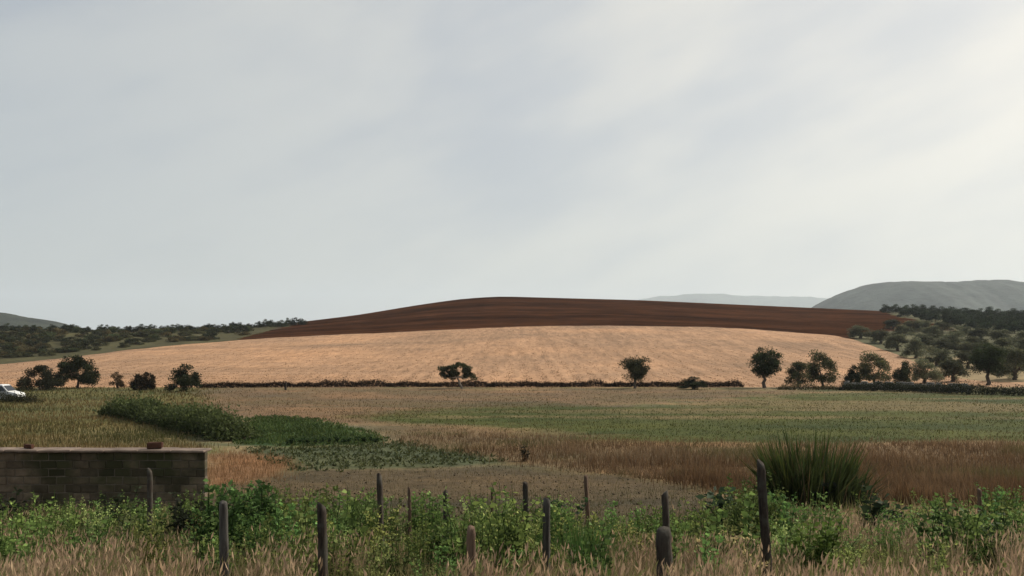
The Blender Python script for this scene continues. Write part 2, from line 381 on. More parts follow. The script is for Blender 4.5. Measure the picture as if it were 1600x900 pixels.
idx = np.arange(nr * nc).reshape(nr, nc)
Q = np.stack([idx[:-1, :-1], idx[:-1, 1:], idx[1:, 1:], idx[1:, :-1]], -1).reshape(-1, 4)
fp = np.stack([PXg[:-1, :-1], PXg[1:, 1:]]).mean(0).ravel(); fy = np.stack([PYg[:-1, :-1], PYg[1:, 1:]]).mean(0).ravel()
frow = np.repeat(np.arange(nr - 1), nc - 1)
Vall = np.stack([Xg, Dg, Zg], -1).reshape(-1, 3); Call = Cg.reshape(-1, 3)
def land(name, mask, mat):
    f = Q[mask]; u, inv = np.unique(f, return_inverse=True)
    g = Geo(); g.add(Vall[u], inv.reshape(-1, 4), Call[u])
    return tag(g.build(name, mat, smooth=True), kind='structure')
nearf = frow < nA
zc = nearf & inside(fp, fy, CROP); zv = nearf & inside(fp, fy, VEG); zd = nearf & inside(fp, fy, DIRT) & (fy < 831)
zm = nearf & inside(fp, fy, MEADOW)
zs = (frow >= nA) & (frow < nA + nB)
zC = (frow >= nA + nB) & (frow < nA + nB + nC); zp = zC & inside(fp + (fbm(fp / 9, fy / 3, 65) - .5) * 14, fy + (fbm(fp / 14, fy / 4, 66) - .5) * 3, PLOUGHED)
land('ground', nearf & ~zc & ~zv & ~zd & ~zm, GROUND)
land('meadow', zm, GROUND)
land('crop_field', zc, GROUND)
land('vegetable_plot', zv, GROUND)
land('bare_soil_plot', zd, SOIL)
land('stubble_field', zs, STUBBLE)
land('ploughed_field', zp, PLOUGH)
land('hillside', zC & ~zp, SCRUB)
land('plain', frow >= nA + nB + nC, SCRUB)

# far hills with real depth
def hill(name, prof, d0, depth, colr, seed, rough):
    px0, px1 = prof[0][0], prof[-1][0]
    n = 150; m = 22; pxs = np.linspace(px0, px1, n); t = np.linspace(-1, 1, m)
    x = X(pxs, d0)[None].repeat(m, 0); y = d0 + t[:, None] * depth + (fbm(pxs / 60, pxs * 0, seed) - .5)[None] * depth * 0.3
    hgt = np.maximum(CZ + (HY - curve(pxs, prof)) / F * d0, 0) + (fbm(pxs / 12, pxs * 0 + 3, seed + 1) - .5) * rough
    shape = np.cos(t * math.pi / 2) ** 0.8
    sp = fbm(x / (depth * .3), y / (depth * .3), seed + 2)
    z = hgt[None] * shape[:, None] * (1 - (1 - shape[:, None]) * sp * 0.9) - 2
    i = np.arange(m * n).reshape(m, n); f = np.stack([i[:-1, :-1], i[:-1, 1:], i[1:, 1:], i[1:, :-1]], -1).reshape(-1, 4)
    c = np.asarray(colr)[None, None] * (0.75 + 0.6 * fbm(x / 90, y / 90, seed + 3))[..., None]
    g = Geo(); g.add(np.stack([x, y, z], -1).reshape(-1, 3), f, c.reshape(-1, 3))
    return tag(g.build(name, HILL, smooth=True), kind='structure')
hill('hills', [(1230, 560), (1262, 500), (1278, 478), (1300, 465), (1335, 450), (1352, 444), (1400, 442), (1440, 441), (1500, 439), (1570, 436), (1600, 440), (1700, 452), (1900, 470), (2200, 560)], 3000, 700, (0.036, 0.045, 0.036), 71, 12)
hill('hills', [(820, 560), (900, 500), (1000, 467), (1030, 462), (1110, 459), (1180, 462), (1250, 464), (1330, 468), (1600, 480), (1800, 560)], 11500, 1500, (0.06, 0.075, 0.055), 75, 25)
hill('hills', [(-700, 560), (-400, 490), (-150, 474), (-40, 483), (0, 487), (20, 490), (45, 495), (75, 502), (110, 512), (200, 560)], 1500, 350, (0.032, 0.038, 0.026), 79, 5)

# ------------------------------------------------------------------ trees
def crown_geo(rx, ry, rz, nclump, nleaf, size, base, spread=0.30, flat=0.0, low=-0.55, shell=0.55, dome=False):
    """leaf clumps spread through an ellipsoid: centres pushed to the outside, gaps between them"""
    g = Geo(); cs = []
    while len(cs) < nclump:
        p = rng.uniform(-1, 1, 3); r = np.linalg.norm(p)
        if dome:                                         # filled right down to the ground
            zt = p[2] * .5 + .5; rr = math.hypot(p[0], p[1])
            if rr > (1 - zt ** 2.2) ** .5 or (rr < .45 and zt < .5): continue
            cs.append(p * np.array([rx, ry, rz]) * rng.uniform(0.8, 1.08)); continue
        if r > 1 or r < shell * rng.uniform(0.2, 1) or p[2] < low: continue
        cs.append(p * np.array([rx, ry, rz]) * rng.uniform(0.75, 1.08))
    cs = np.array(cs); per = nleaf // nclump
    for c in cs:
        sc = min(rx, rz) * spread * rng.uniform(0.6, 1.35)
        q = rdir(per) * (rng.uniform(0, 1, (per, 1)) ** 0.5) * sc * np.array([1.15, 1.15, 0.8])
        D = unit(q + rdir(per) * sc * 0.8 + np.array([0, 0, 0.25 * sc]))
        leaves(g, c + q, D, rng.uniform(0.6, 1.35, per) * size, rng.uniform(0.5, 0.9, per) * size * 0.6, vary(np.asarray(base) * rng.uniform(0.55, 1.55), per, 0.4, 0.16))
    return g, cs
def trunk_geo(h, r, cs, cz, ntop, lean=(0, 0), c=(1, 1, 1)):
    g = Geo(); top = np.array([lean[0], lean[1], h])
    ts = np.linspace(0, 1, 6)[:, None]
    pts = ts * top + np.concatenate([rng.normal(0, r * 0.35, (6, 2)) * (ts > 0), np.zeros((6, 1))], 1)
    tube(g, np.concatenate([pts[:1] - [[0, 0, 0.15]], pts]), np.concatenate([[r * 1.6], np.linspace(r * 1.35, r * 0.8, 6)]), c, 7)
    for k in rng.choice(len(cs), min(ntop, len(cs)), replace=False):
        e_ = cs[k] + np.array([lean[0], lean[1], cz]); s_ = pts[-1] - (pts[-1] - pts[-2]) * rng.uniform(0, .8)
        mid = (s_ + e_) / 2 + rng.normal(0, 0.06 * h, 3) + np.array([0, 0, -0.05 * h])
        tube(g, [s_, mid * .5 + s_ * .5 + [0, 0, .02 * h], mid, e_], [r * 0.55, r * 0.42, r * 0.3, r * 0.08], c, 5)
    return g
class Kind:
    """one built tree of unit height 1 m-scaled sizes, copied afterwards"""
    def __init__(s, name, h, w, crown_from, base, nleaf, size, nclump=26, bark=None, r=0.13, lean=(0, 0), **kw):
        rz = h * (1 - crown_from) / 2; cz = h * crown_from + rz
        g, cs = crown_geo(w / 2 * .86, w / 2 * .86, rz * .88, nclump, nleaf, size, base, **kw)
        for i in range(len(g.v)): g.v[i] = g.v[i] + np.array([lean[0], lean[1], cz])
        s.crown = g.mesh('crown', LEAF); s.trunk = trunk_geo(h * max(crown_from, 0.06) + rz * .35, r, cs, cz, 9, lean).mesh('trunk', bark or BARK, True)
        s.h, s.w, s.name = h, w, name
    def put(s, px, base_py, h_px, w_px, label, cat='tree', group=None, d=None, rz=None):
        if d is None: x, d, z = spot(px, base_py)
        else: x = X(px, d); z = float(H(x, d))
        o = empty(s.name, (x, d, z - 0.03), rng.uniform(0, 6.28) if rz is None else rz)
        hh = h_px * d / F; ww = w_px * d / F
        o.scale = (ww / s.w, ww / s.w, hh / s.h)
        link('crown', s.crown, o); link('trunk', s.trunk, o)
        return tag(o, label, cat, group)

DARK = (0.034, 0.040, 0.018); OLIVE = (0.098, 0.102, 0.058); GREEN = (0.06, 0.075, 0.028); BROWN = (0.07, 0.045, 0.022); CITRUS = (0.026, 0.036, 0.018)
dome = Kind('dome_tree', 4.3, 6.4, 0.12, DARK, 8500, 0.26, 60, spread=0.30, dome=True)
lowbush = Kind('wide_bush', 3.0, 6.0, 0.02, (0.024, 0.024, 0.013), 6500, 0.24, 50, spread=0.34, dome=True)
clip = Kind('clipped_bush', 2.1, 3.9, 0.0, (0.028, 0.021, 0.012), 6200, 0.2, 56, spread=0.36, low=-1.0, shell=0.2, dome=True)
ragged = Kind('ragged_bush', 3.3, 4.8, 0.03, (0.028, 0.033, 0.015), 5600, 0.24, 36, spread=0.32, dome=True)
redbush = Kind('reddish_bush', 1.8, 2.4, 0.05, BROWN, 1800, 0.16, 20, spread=0.34, dome=True)
umb = Kind('umbrella_tree', 3.9, 5.6, 0.30, (0.040, 0.046, 0.019), 6000, 0.22, 32, PALEBARK, 0.12, lean=(-0.55, 0), spread=0.27, dome=True)
vase = Kind('small_tree', 4.2, 3.6, 0.16, (0.030, 0.031, 0.014), 6500, 0.22, 38, r=0.14, spread=0.36, low=-1)
ball = Kind('round_tree', 5.1, 4.7, 0.22, (0.030, 0.039, 0.017), 9500, 0.22, 60, r=0.19, spread=0.32, low=-1.0)
olv = [Kind('olive_tree', 3.6, 4.2, 0.08, np.array(OLIVE) * k, 5200, 0.22, 34, r=0.2, spread=0.36, dome=True) for k in (1.0, 0.85, 1.12, 0.95)]
gry = [Kind('grey_green_tree', 4.8, 4.2, 0.05, np.array((0.072, 0.074, 0.034)) * k, 5600, 0.24, 34, spread=0.36, dome=True) for k in (1.0, 0.85)]
drk = [Kind('dark_orchard_tree', 4.6, 5.2, 0.04, np.array(CITRUS) * k, 2200, 0.42, 26, spread=0.38, dome=True) for k in (0.9, 1.1, 1.3)]
shr = [Kind('hillside_shrub', 2.4, 3.6, 0.0, c, 1500, 0.3, 18, spread=0.40, dome=True) for c in ((0.05, 0.06, 0.026), (0.075, 0.076, 0.036), (0.034, 0.040, 0.020), (0.08, 0.066, 0.03))]
skl = [Kind('ridge_tree', 3.2, 4.6, 0.0, c, 1800, 0.34, 20, spread=0.40, dome=True) for c in ((0.027, 0.036, 0.019), (0.036, 0.046, 0.024), (0.024, 0.030, 0.016))]

# trees and bushes along the foot of the stubble field
lowbush.put(62, 628, 40, 84, 'low wide dark bush beside the white van, left of the dome tree', 'bush', d=104)
dome.put(122, 616, 54, 82, 'dark dome-shaped tree, the largest among the bushes at the left', 'tree', d=109)
redbush.put(183, 614, 27, 30, 'small reddish brown bush between the dome tree and the clipped bush', 'bush', d=108)
clip.put(223, 621, 29, 50, 'dense flat-topped dark bush like a clipped block', 'bush', d=104)
ragged.put(288, 626, 44, 62, 'ragged dark green bush where the field-edge scrub begins', 'bush', d=100)
umb.put(722, 609, 47, 72, 'umbrella-shaped tree with a pale leaning trunk before the stubble field', 'tree', rz=0, d=108)
vase.put(992, 610, 53, 46, 'small dark tree with a narrow base standing alone mid-field edge', 'tree', d=108)
ball.put(1195, 609, 64, 58, 'round dark tree with a clear trunk at the stubble edge', 'tree', d=109)
gry[1].put(1247, 608, 50, 42, 'grey-green tree just right of the round dark tree', 'tree', d=110)
gry[0].put(1285, 607, 64, 50, 'taller grey-green tree second to the right of the round tree', 'tree', d=112)
ragged.put(1332, 607, 36, 34, 'small dark bush at the start of the grey stone wall', 'bush', d=110)
gry[0].put(1366, 606, 58, 56, 'upright grey-green tree behind the grey stone wall', 'tree', d=116)
ragged.put(1412, 606, 38, 40, 'low dark bush behind the middle of the stone wall', 'bush', d=116)
olv[0].put(1445, 603, 46, 48, 'dusty olive tree behind the end of the stone wall', 'tree', d=119)
olv[1].put(1489, 597, 44, 56, 'rounded olive tree beside the pale track below the grove', 'tree')
ball.put(1543, 603, 66, 62, 'tall dark tree with bare lower trunk at the right of the grove', 'tree')
olv[3].put(1586, 600, 52, 58, 'broad dark olive tree at the right edge of the photo', 'tree', d=122)
ragged.put(1083, 613, 20, 52, 'low spreading bush in the field-edge scrub between two trees', 'bush', d=106)
ORD = ['first', 'second', 'third', 'fourth', 'fifth', 'sixth', 'seventh', 'eighth', 'ninth', 'tenth']
for i, (p, b, h, w) in enumerate([(1345, 529, 24, 44), (1376, 537, 26, 42), (1402, 548, 28, 44), (1432, 560, 30, 46), (1464, 572, 34, 50), (1512, 577, 34, 52)]):
    olv[i % 4].put(p, b, h, w, ORD[i] + ' olive tree from the top in the row along the stubble edge', 'tree', 'olive row along the stubble edge')
gp = [(1395, 514, 18, 34), (1424, 519, 19, 36), (1455, 531, 22, 40), (1490, 540, 25, 44), (1526, 549, 28, 48), (1566, 556, 30, 50), (1606, 560, 32, 50)]
for i, (p, b, h, w) in enumerate(gp):
    olv[(i + 1) % 4].put(p, b, h, w, ORD[i] + ' olive tree from the top in the second row of the grove', 'tree', 'second olive row of the grove')
gp = [(1440, 517, 17, 34), (1472, 521, 18, 36), (1500, 525, 19, 38), (1532, 530, 21, 42), (1566, 536, 23, 44), (1602, 541, 24, 44)]
for i, (p, b, h, w) in enumerate(gp):
    olv[(i + 2) % 4].put(p, b, h, w, ORD[i] + ' olive tree from the left in the highest row of the grove', 'tree', 'highest olive row of the grove')
for i, (p, b, h, w) in enumerate([(1412, 530, 22, 40), (1444, 543, 25, 44), (1478, 553, 28, 46), (1515, 562, 30, 50), (1556, 572, 34, 54), (1600, 578, 36, 56)]):
    olv[(i + 3) % 4].put(p, b, h, w, ORD[i] + ' olive tree from the top in the middle row of the grove', 'tree', 'middle olive row of the grove')
for row, (p0, b0, p1, b1, n) in enumerate([(1385, 489, 1660, 499, 20), (1412, 495, 1660, 506, 16), (1448, 502, 1660, 512, 13), (1486, 509, 1660, 519, 10), (1520, 516, 1660, 526, 7)]):
    for i in range(n):
        t = (i + rng.uniform(-.25, .25)) / (n - 1)
        drk[int(rng.integers(3))].put(p0 + (p1 - p0) * t, b0 + (b1 - b0) * t, rng.uniform(12, 17) + row, rng.uniform(17, 24) + row * 1.5,
            ['dark orchard tree in the top row on the skyline', 'dark orchard tree in the second row under the skyline', 'dark orchard tree in the third row under the skyline', 'dark orchard tree in the fourth row under the skyline', 'dark orchard tree in the lowest row above the olives'][row], 'tree', 'dark orchard row %s' % ORD[row])
for i in range(50):
    p = -30 + 505 * (i + rng.uniform(-.4, .4)) / 49.0
    b = 518 - (p > 300) * (p - 300) / 170 * 10 + rng.uniform(-1, 1)
    if 138 < p < 160 and i % 2: continue
    skl[int(rng.integers(3))].put(p, b, rng.uniform(8, 13), rng.uniform(15, 24), 'dark low tree on the skyline left of the ploughed hill', 'tree', 'trees on the left skyline')
SLOPE = [(-40, 520), (200, 519), (380, 517), (405, 524), (300, 534), (200, 543), (100, 554), (-40, 566)]
k = 0
while k < 190:
    p = rng.uniform(-40, 405); b = rng.uniform(517, 566)
    if not inside(np.array([p]), np.array([b]), SLOPE)[0]: continue
    q = int(rng.integers(4))
    shr[q].put(p, b, rng.uniform(6, 13), rng.uniform(14, 28), ['green shrub scattered on the slope above the left end of the stubble', 'pale olive-green shrub on the slope above the left end of the stubble', 'darkest green shrub on the slope above the left end of the stubble', 'brownish shrub on the slope above the left end of the stubble'][q], 'shrub', ['green', 'pale', 'darkest', 'brownish'][q] + ' shrubs on the left slope'); k += 1

# ------------------------------------------------------------------ hedges (continuous runs of leaves on twigs)
def hedge(name, path, hgt, wid, per_m, size, base, tipc, label, cat='hedge', stems=True):
    path = np.array(path, float); seg = np.linalg.norm(np.diff(path[:, :2], axis=0), axis=1); tot = seg.sum(); n = int(tot * per_m)
    s = rng.uniform(0, tot, n); cum = np.concatenate([[0], np.cumsum(seg)])
    cx = np.interp(s, cum, path[:, 0]); cyy = np.interp(s, cum, path[:, 1])
    hh = hgt * (0.45 + 1.05 * fbm(s / (1.1 * hgt + .5), s * 0, 91 + len(path))) * np.clip(np.minimum(s, tot - s) / (1.2 * hgt) + .25, 0, 1)
    a = rng.uniform(-1, 1, n); u = rng.uniform(0, 1, n) ** 0.75
    lim = np.sqrt(np.maximum(1 - a * a, 0)) ** 0.6
    tdir = np.gradient(path[:, :2], axis=0); tdir = unit(np.stack([np.interp(s, cum, tdir[:, 0]), np.interp(s, cum, tdir[:, 1])], 1)); nrm = np.stack([-tdir[:, 1], tdir[:, 0]], 1)
    x = cx + nrm[:, 0] * a * wid / 2 + rng.normal(0, .12 * wid, n); y = cyy + nrm[:, 1] * a * wid / 2
    z = H(x, y) + u * hh * lim * (1 + rng.exponential(.14, n))
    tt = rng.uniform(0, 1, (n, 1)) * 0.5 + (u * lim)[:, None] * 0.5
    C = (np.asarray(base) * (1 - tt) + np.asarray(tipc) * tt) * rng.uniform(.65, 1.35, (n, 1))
    o = empty(name, (path[0, 0], path[0, 1], 0)); org = np.array([path[0, 0], path[0, 1], 0])
    g = Geo(); leaves(g, np.stack([x, y, z], 1) - org, rdir(n) + np.array([0, 0, .6]), rng.uniform(.6, 1.5, n) * size, rng.uniform(.4, .7, n) * size, C)
    g.build('foliage', LEAF, o)
    g = Geo(); m = max(int(tot * 1.5), 4); kk = rng.choice(n, m, replace=False)
    for j in kk:
        b_ = np.array([cx[j], cyy[j], H(cx[j], cyy[j]) - .03]); e_ = np.array([x[j], y[j], H(x[j], y[j]) + hh[j] * .8])
        tube(g, np.array([b_, (b_ + e_) / 2 + [0.05, 0, .05], e_]) - org, [.035, .025, .012], (1, 1, 1), 4)
    tag(g.build('stems', BARK, o), kind='stuff')
    return tag(o, label, cat)
def line(pts): return [(X(p, d), d) for p, d in pts]
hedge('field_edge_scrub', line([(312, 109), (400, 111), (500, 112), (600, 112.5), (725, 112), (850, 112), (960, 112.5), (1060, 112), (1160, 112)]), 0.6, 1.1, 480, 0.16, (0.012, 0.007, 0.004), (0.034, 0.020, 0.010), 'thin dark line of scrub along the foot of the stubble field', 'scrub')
hedge('bramble_hedge', line([(178, 64), (230, 58.5), (280, 53), (330, 48.5), (372, 45)]), 1.0, 2.0, 700, 0.2, (0.012, 0.020, 0.008), (0.115, 0.14, 0.05), 'overgrown green hedge running diagonally beside the green crop field')  # leaf colours carry painted light: shaded dark at the foot, sunlit pale on top
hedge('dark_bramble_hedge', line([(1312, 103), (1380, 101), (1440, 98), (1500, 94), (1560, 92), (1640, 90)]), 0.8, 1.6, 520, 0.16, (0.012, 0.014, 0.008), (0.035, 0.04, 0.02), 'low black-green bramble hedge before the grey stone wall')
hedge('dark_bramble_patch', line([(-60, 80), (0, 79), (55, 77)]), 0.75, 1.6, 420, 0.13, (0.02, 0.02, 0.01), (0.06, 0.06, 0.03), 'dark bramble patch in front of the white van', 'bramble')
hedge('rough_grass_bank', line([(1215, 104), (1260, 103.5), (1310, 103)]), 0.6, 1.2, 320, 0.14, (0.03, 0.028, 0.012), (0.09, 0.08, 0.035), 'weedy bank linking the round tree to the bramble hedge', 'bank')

# ------------------------------------------------------------------ grey dry stone wall on the right
STONE = mat_rough('grey_stone', (0.10, 0.095, 0.085), (0.22, 0.21, 0.19), 3.0, bump=0.8, dist=0.03, rnd=0.3)
g = Geo(); sw = np.array(line([(1318, 106.5), (1380, 104.5), (1440, 101.5), (1515, 97.5)])); org = np.array([sw[0, 0], sw[0, 1], 0])
segl = np.linalg.norm(np.diff(sw, axis=0), axis=1); cum = np.concatenate([[0], np.cumsum(segl)])
BOX = np.array([[-1, -1, -1], [1, -1, -1], [1, 1, -1], [-1, 1, -1], [-1, -1, 1], [1, -1, 1], [1, 1, 1], [-1, 1, 1]], float) / 2
BF = [[0, 3, 2, 1], [4, 5, 6, 7], [0, 1, 5, 4], [1, 2, 6, 5], [2, 3, 7, 6], [3, 0, 4, 7]]
for c_ in range(5):
    s = rng.uniform(0, .3)
    while s < cum[-1]:
        ln = rng.uniform(.25, .55); hh = .2
        x = np.interp(s + ln / 2, cum, sw[:, 0]); y = np.interp(s + ln / 2, cum, sw[:, 1])
        v = BOX * np.array([ln * .97, .42 + rng.uniform(-.06, .06), hh * rng.uniform(.85, 1.0)]) * (1 + rng.uniform(-.12, .12, (8, 1)))
        if c_ < 4 or rng.uniform() < .6: g.add(v + np.array([x, y, H(x, y) + .08 + c_ * hh]) - org, BF, (1, 1, 1))
        s += ln
o = empty('stone_wall', org); st_o = tag(g.build('stones', STONE, o), kind='stuff')
tag(o, 'low grey dry stone wall above the dark bramble hedge', 'wall')

# ------------------------------------------------------------------ white van at the left edge
def bevel_box(name, size, loc, mat, parent=None, bevel=0.01, jitter=0.0):
    m = bpy.data.meshes.new(name); v = BOX * np.array(size)
    import bmesh
    bm = bmesh.new(); vs = [bm.verts.new(p + rng.uniform(-jitter, jitter, 3)) for p in v]
    for f in BF: bm.faces.new([vs[i] for i in f])
    bm.normal_update()
    if bevel: bmesh.ops.bevel(bm, geom=list(bm.edges), offset=bevel, segments=1, affect='EDGES', profile=0.5)
    bmesh.ops.recalc_face_normals(bm, faces=bm.faces[:]); bm.to_mesh(m); bm.free(); m.materials.append(mat)
    return link(name, m, parent, loc)
def mat_plain(name, c, rough, metal=0.0, dirt=0.15):
    m = mat_rough(name, tuple(np.array(c) * (1 - dirt)), c, 3.0, bump=0.02, dist=0.002, rnd=0.0); p = m.node_tree.nodes['Principled BSDF']
    p.inputs['Roughness'].default_value = rough; p.inputs['Metallic'].default_value = metal; p.inputs['Specular IOR Level'].default_value = 0.5
    return m
PAINT = mat_plain('white_car_paint', (0.72, 0.72, 0.70), 0.35); GLASS = mat_plain('dark_car_glass', (0.015, 0.018, 0.02), 0.08)
RUBBER = mat_plain('tyre_rubber', (0.02, 0.02, 0.02), 0.8); STEEL = mat_plain('wheel_steel', (0.35, 0.35, 0.35), 0.4, 0.8); TRIM = mat_plain('black_plastic', (0.03, 0.03, 0.03), 0.6); LAMP = mat_plain('lamp_lens', (0.6, 0.6, 0.58), 0.15); AMBER = mat_plain('tail_lamp', (0.35, 0.03, 0.02), 0.2)
def loft(name, prof, halfw, mat, parent, bevel=0.03):
    """side outline (x, z, half width) closed into a solid body"""
    import bmesh
    bm = bmesh.new(); A = [bm.verts.new((x, -halfw * k, z)) for x, z, k in prof]; B = [bm.verts.new((x, halfw * k, z)) for x, z, k in prof]; n = len(prof)
    bm.faces.new(A); bm.faces.new(B[::-1])
    for i in range(n): bm.faces.new([A[i], B[i], B[(i + 1) % n], A[(i + 1) % n]])
    bmesh.ops.recalc_face_normals(bm, faces=bm.faces[:]); bmesh.ops.bevel(bm, geom=list(bm.edges), offset=bevel, segments=2, affect='EDGES', profile=0.6)
    m = bpy.data.meshes.new(name); bm.to_mesh(m); bm.free(); m.materials.append(mat); return link(name, m, parent)
vd = 80.0; vx = X(41, vd)
van = empty('white_van', (vx - 2.15, vd, float(H(vx - 2.0, vd))))
loft('body', [(-2.0, .32, .95), (-2.04, .75, .98), (-2.0, 1.05, .98), (-1.92, 1.72, .86), (-1.7, 1.80, .84), (.25, 1.78, .84), (.42, 1.72, .86), (1.02, 1.08, .97), (1.85, .90, .95), (2.02, .72, .93), (2.05, .45, .93), (1.98, .30, .92), (1.72, .30, .95), (1.62, .60, .97), (1.32, .68, .97), (1.02, .60, .97), (.92, .30, .95), (-.92, .30, .95), (-1.02, .60, .97), (-1.32, .68, .97), (-1.62, .60, .97), (-1.72, .30, .95)], .84, PAINT, van)
def quad(name, pts, mat, parent, th=0.012):
    import bmesh
    bm = bmesh.new(); f = bm.faces.new([bm.verts.new(p) for p in pts]); q = bmesh.ops.extrude_face_region(bm, geom=[f]); f.normal_update(); nn = f.normal.copy()
    bmesh.ops.translate(bm, verts=[v for v in q['geom'] if isinstance(v, bmesh.types.BMVert)], vec=nn * th); bmesh.ops.recalc_face_normals(bm, faces=bm.faces[:])
    m = bpy.data.meshes.new(name); bm.to_mesh(m); bm.free(); m.materials.append(mat); return link(name, m, parent)
quad('windscreen', [(.50, -.66, 1.665), (.50, .66, 1.665), (1.00, .72, 1.13), (1.00, -.72, 1.13)], GLASS, van, 0.02)
for sd in (-1, 1):
    quad('side_window', [(-.35, sd * .762, 1.64), (.36, sd * .762, 1.64), (.88, sd * .832, 1.12), (-.35, sd * .832, 1.12)], GLASS, van, 0.018)
    quad('headlight', [(1.80, sd * .62, .90), (2.035, sd * .60, .74), (2.045, sd * .76, .70), (1.82, sd * .79, .86)], LAMP, van, 0.02)
    bevel_box('tail_light', (.05, .12, .4), (-2.03, sd * .74, .95), AMBER, van, .01); bevel_box('mirror', (.1, .16, .16), (.72, sd * .92, 1.12), TRIM, van, .03)
    for wx in (-1.32, 1.32):
        g = Geo(); tube(g, [(wx, sd * .66, .30), (wx, sd * .68, .30), (wx, sd * .80, .30), (wx, sd * .83, .30)], [.25, .30, .30, .26], (1, 1, 1), 18); wo_ = g.build('wheel', RUBBER, van, False)
        g = Geo(); tube(g, [(wx, sd * .80, .30), (wx, sd * .825, .30), (wx, sd * .838, .30)], [.19, .18, .10], (1, 1, 1), 14); g.build('rim', STEEL, wo_)
bevel_box('bumper', (.12, 1.62, .2), (2.03, 0, .42), TRIM, van, .04)
van.scale = (.86, .86, .86)
tag(van, 'small white van cut off by the left edge of the photo', 'van')

# ------------------------------------------------------------------ concrete block wall
BLOCK = mat_rough('old_concrete_block', (0.075, 0.056, 0.038), (0.135, 0.104, 0.073), 5.0, bump=0.9, dist=0.012, rnd=0.35, c3=(0.038, 0.038, 0.018), s3=0.9)
COPE = mat_rough('pale_weathered_concrete', (0.10, 0.075, 0.058), (0.23, 0.175, 0.14), 3.0, bump=0.6, dist=0.01, rnd=0.1)
MORTAR = mat_rough('mortar', (0.075, 0.062, 0.048), (0.13, 0.11, 0.085), 7.0, bump=0.6, dist=0.01, rnd=0.02)
WD = 22.5; wx1 = X(321, WD); LBL = 0.42; HBL = 0.215; NB, NR = 22, 8
wz0 = float(H(wx1, WD)) - 0.12; WTOP = CZ + (HY - 706) / F * WD
NR = int(round((WTOP - wz0 - 0.02) / HBL)); HBL = (WTOP - wz0 - 0.02) / NR
wall = empty('block_wall', (wx1 - NB * LBL / 2, WD, wz0))
bevel_box('mortar_core', (NB * LBL - .03, 0.17, NR * HBL - .004), (0, 0.10, NR * HBL / 2), MORTAR, wall, 0)
proto = []
for q in range(6): b_ = bevel_box('block', (LBL - 0.016, 0.2, HBL - 0.014), (0, 0, 0), BLOCK, None, 0.016, 0.008); proto.append(b_.data); bpy.data.objects.remove(b_)
half = []
for q in range(2): b_ = bevel_box('block', (LBL / 2 - 0.016, 0.2, HBL - 0.014), (0, 0, 0), BLOCK, None, 0.012, 0.004); half.append(b_.data); bpy.data.objects.remove(b_)
for r in range(NR):
    for c_ in range(NB + (r % 2)):
        xx = -NB * LBL / 2 + (c_ + .5) * LBL - (r % 2) * LBL / 2; me = proto[int(rng.integers(6))]
        if r % 2 and c_ in (0, NB): xx += LBL / 4 if c_ == 0 else -LBL / 4; me = half[int(rng.integers(2))]
        b_ = link('block', me, wall, (xx, 0.09 + rng.uniform(-.014, .014), (r + .5) * HBL))
        b_.rotation_euler = (rng.uniform(-.012, .012), rng.uniform(-.006, .006), rng.uniform(-.012, .012))
for q in range(11):
    c_ = bevel_box('coping_slab', (NB * LBL / 11 - .012, 0.62, 0.06), (-NB * LBL / 2 + (q + .5) * NB * LBL / 11 + .02, 0.14 + rng.uniform(-.015, .015), NR * HBL + .05 + rng.uniform(-.006, .006)), COPE, wall, 0.015, 0.005)
    c_.rotation_euler = (rng.uniform(-.01, .01), rng.uniform(-.008, .008), rng.uniform(-.01, .01))
tag(wall, 'old dark concrete block wall with pale coping at the left', 'wall')
RUST = mat_rough('red_brown_brick', (0.04, 0.018, 0.012), (0.09, 0.04, 0.025), 8, bump=0.6, dist=0.008)
ztop = wz0 + NR * HBL + .1
o = bevel_box('loose_block', (0.36, 0.2, 0.17), (X(239, WD), WD + .14, ztop + .075), RUST, None, 0.02, 0.015); o.rotation_euler = (0, 0.02, 0.2)
tag(o, 'loose red-brown block lying on top of the concrete wall', 'block')
o = bevel_box('loose_brick', (0.24, 0.12, 0.1), (X(41, WD), WD + .14, ztop + .045), RUST, None, 0.012, 0.01); o.rotation_euler = (0, 0.03, -0.3)
tag(o, 'small broken brick on the wall coping near the left edge', 'brick')

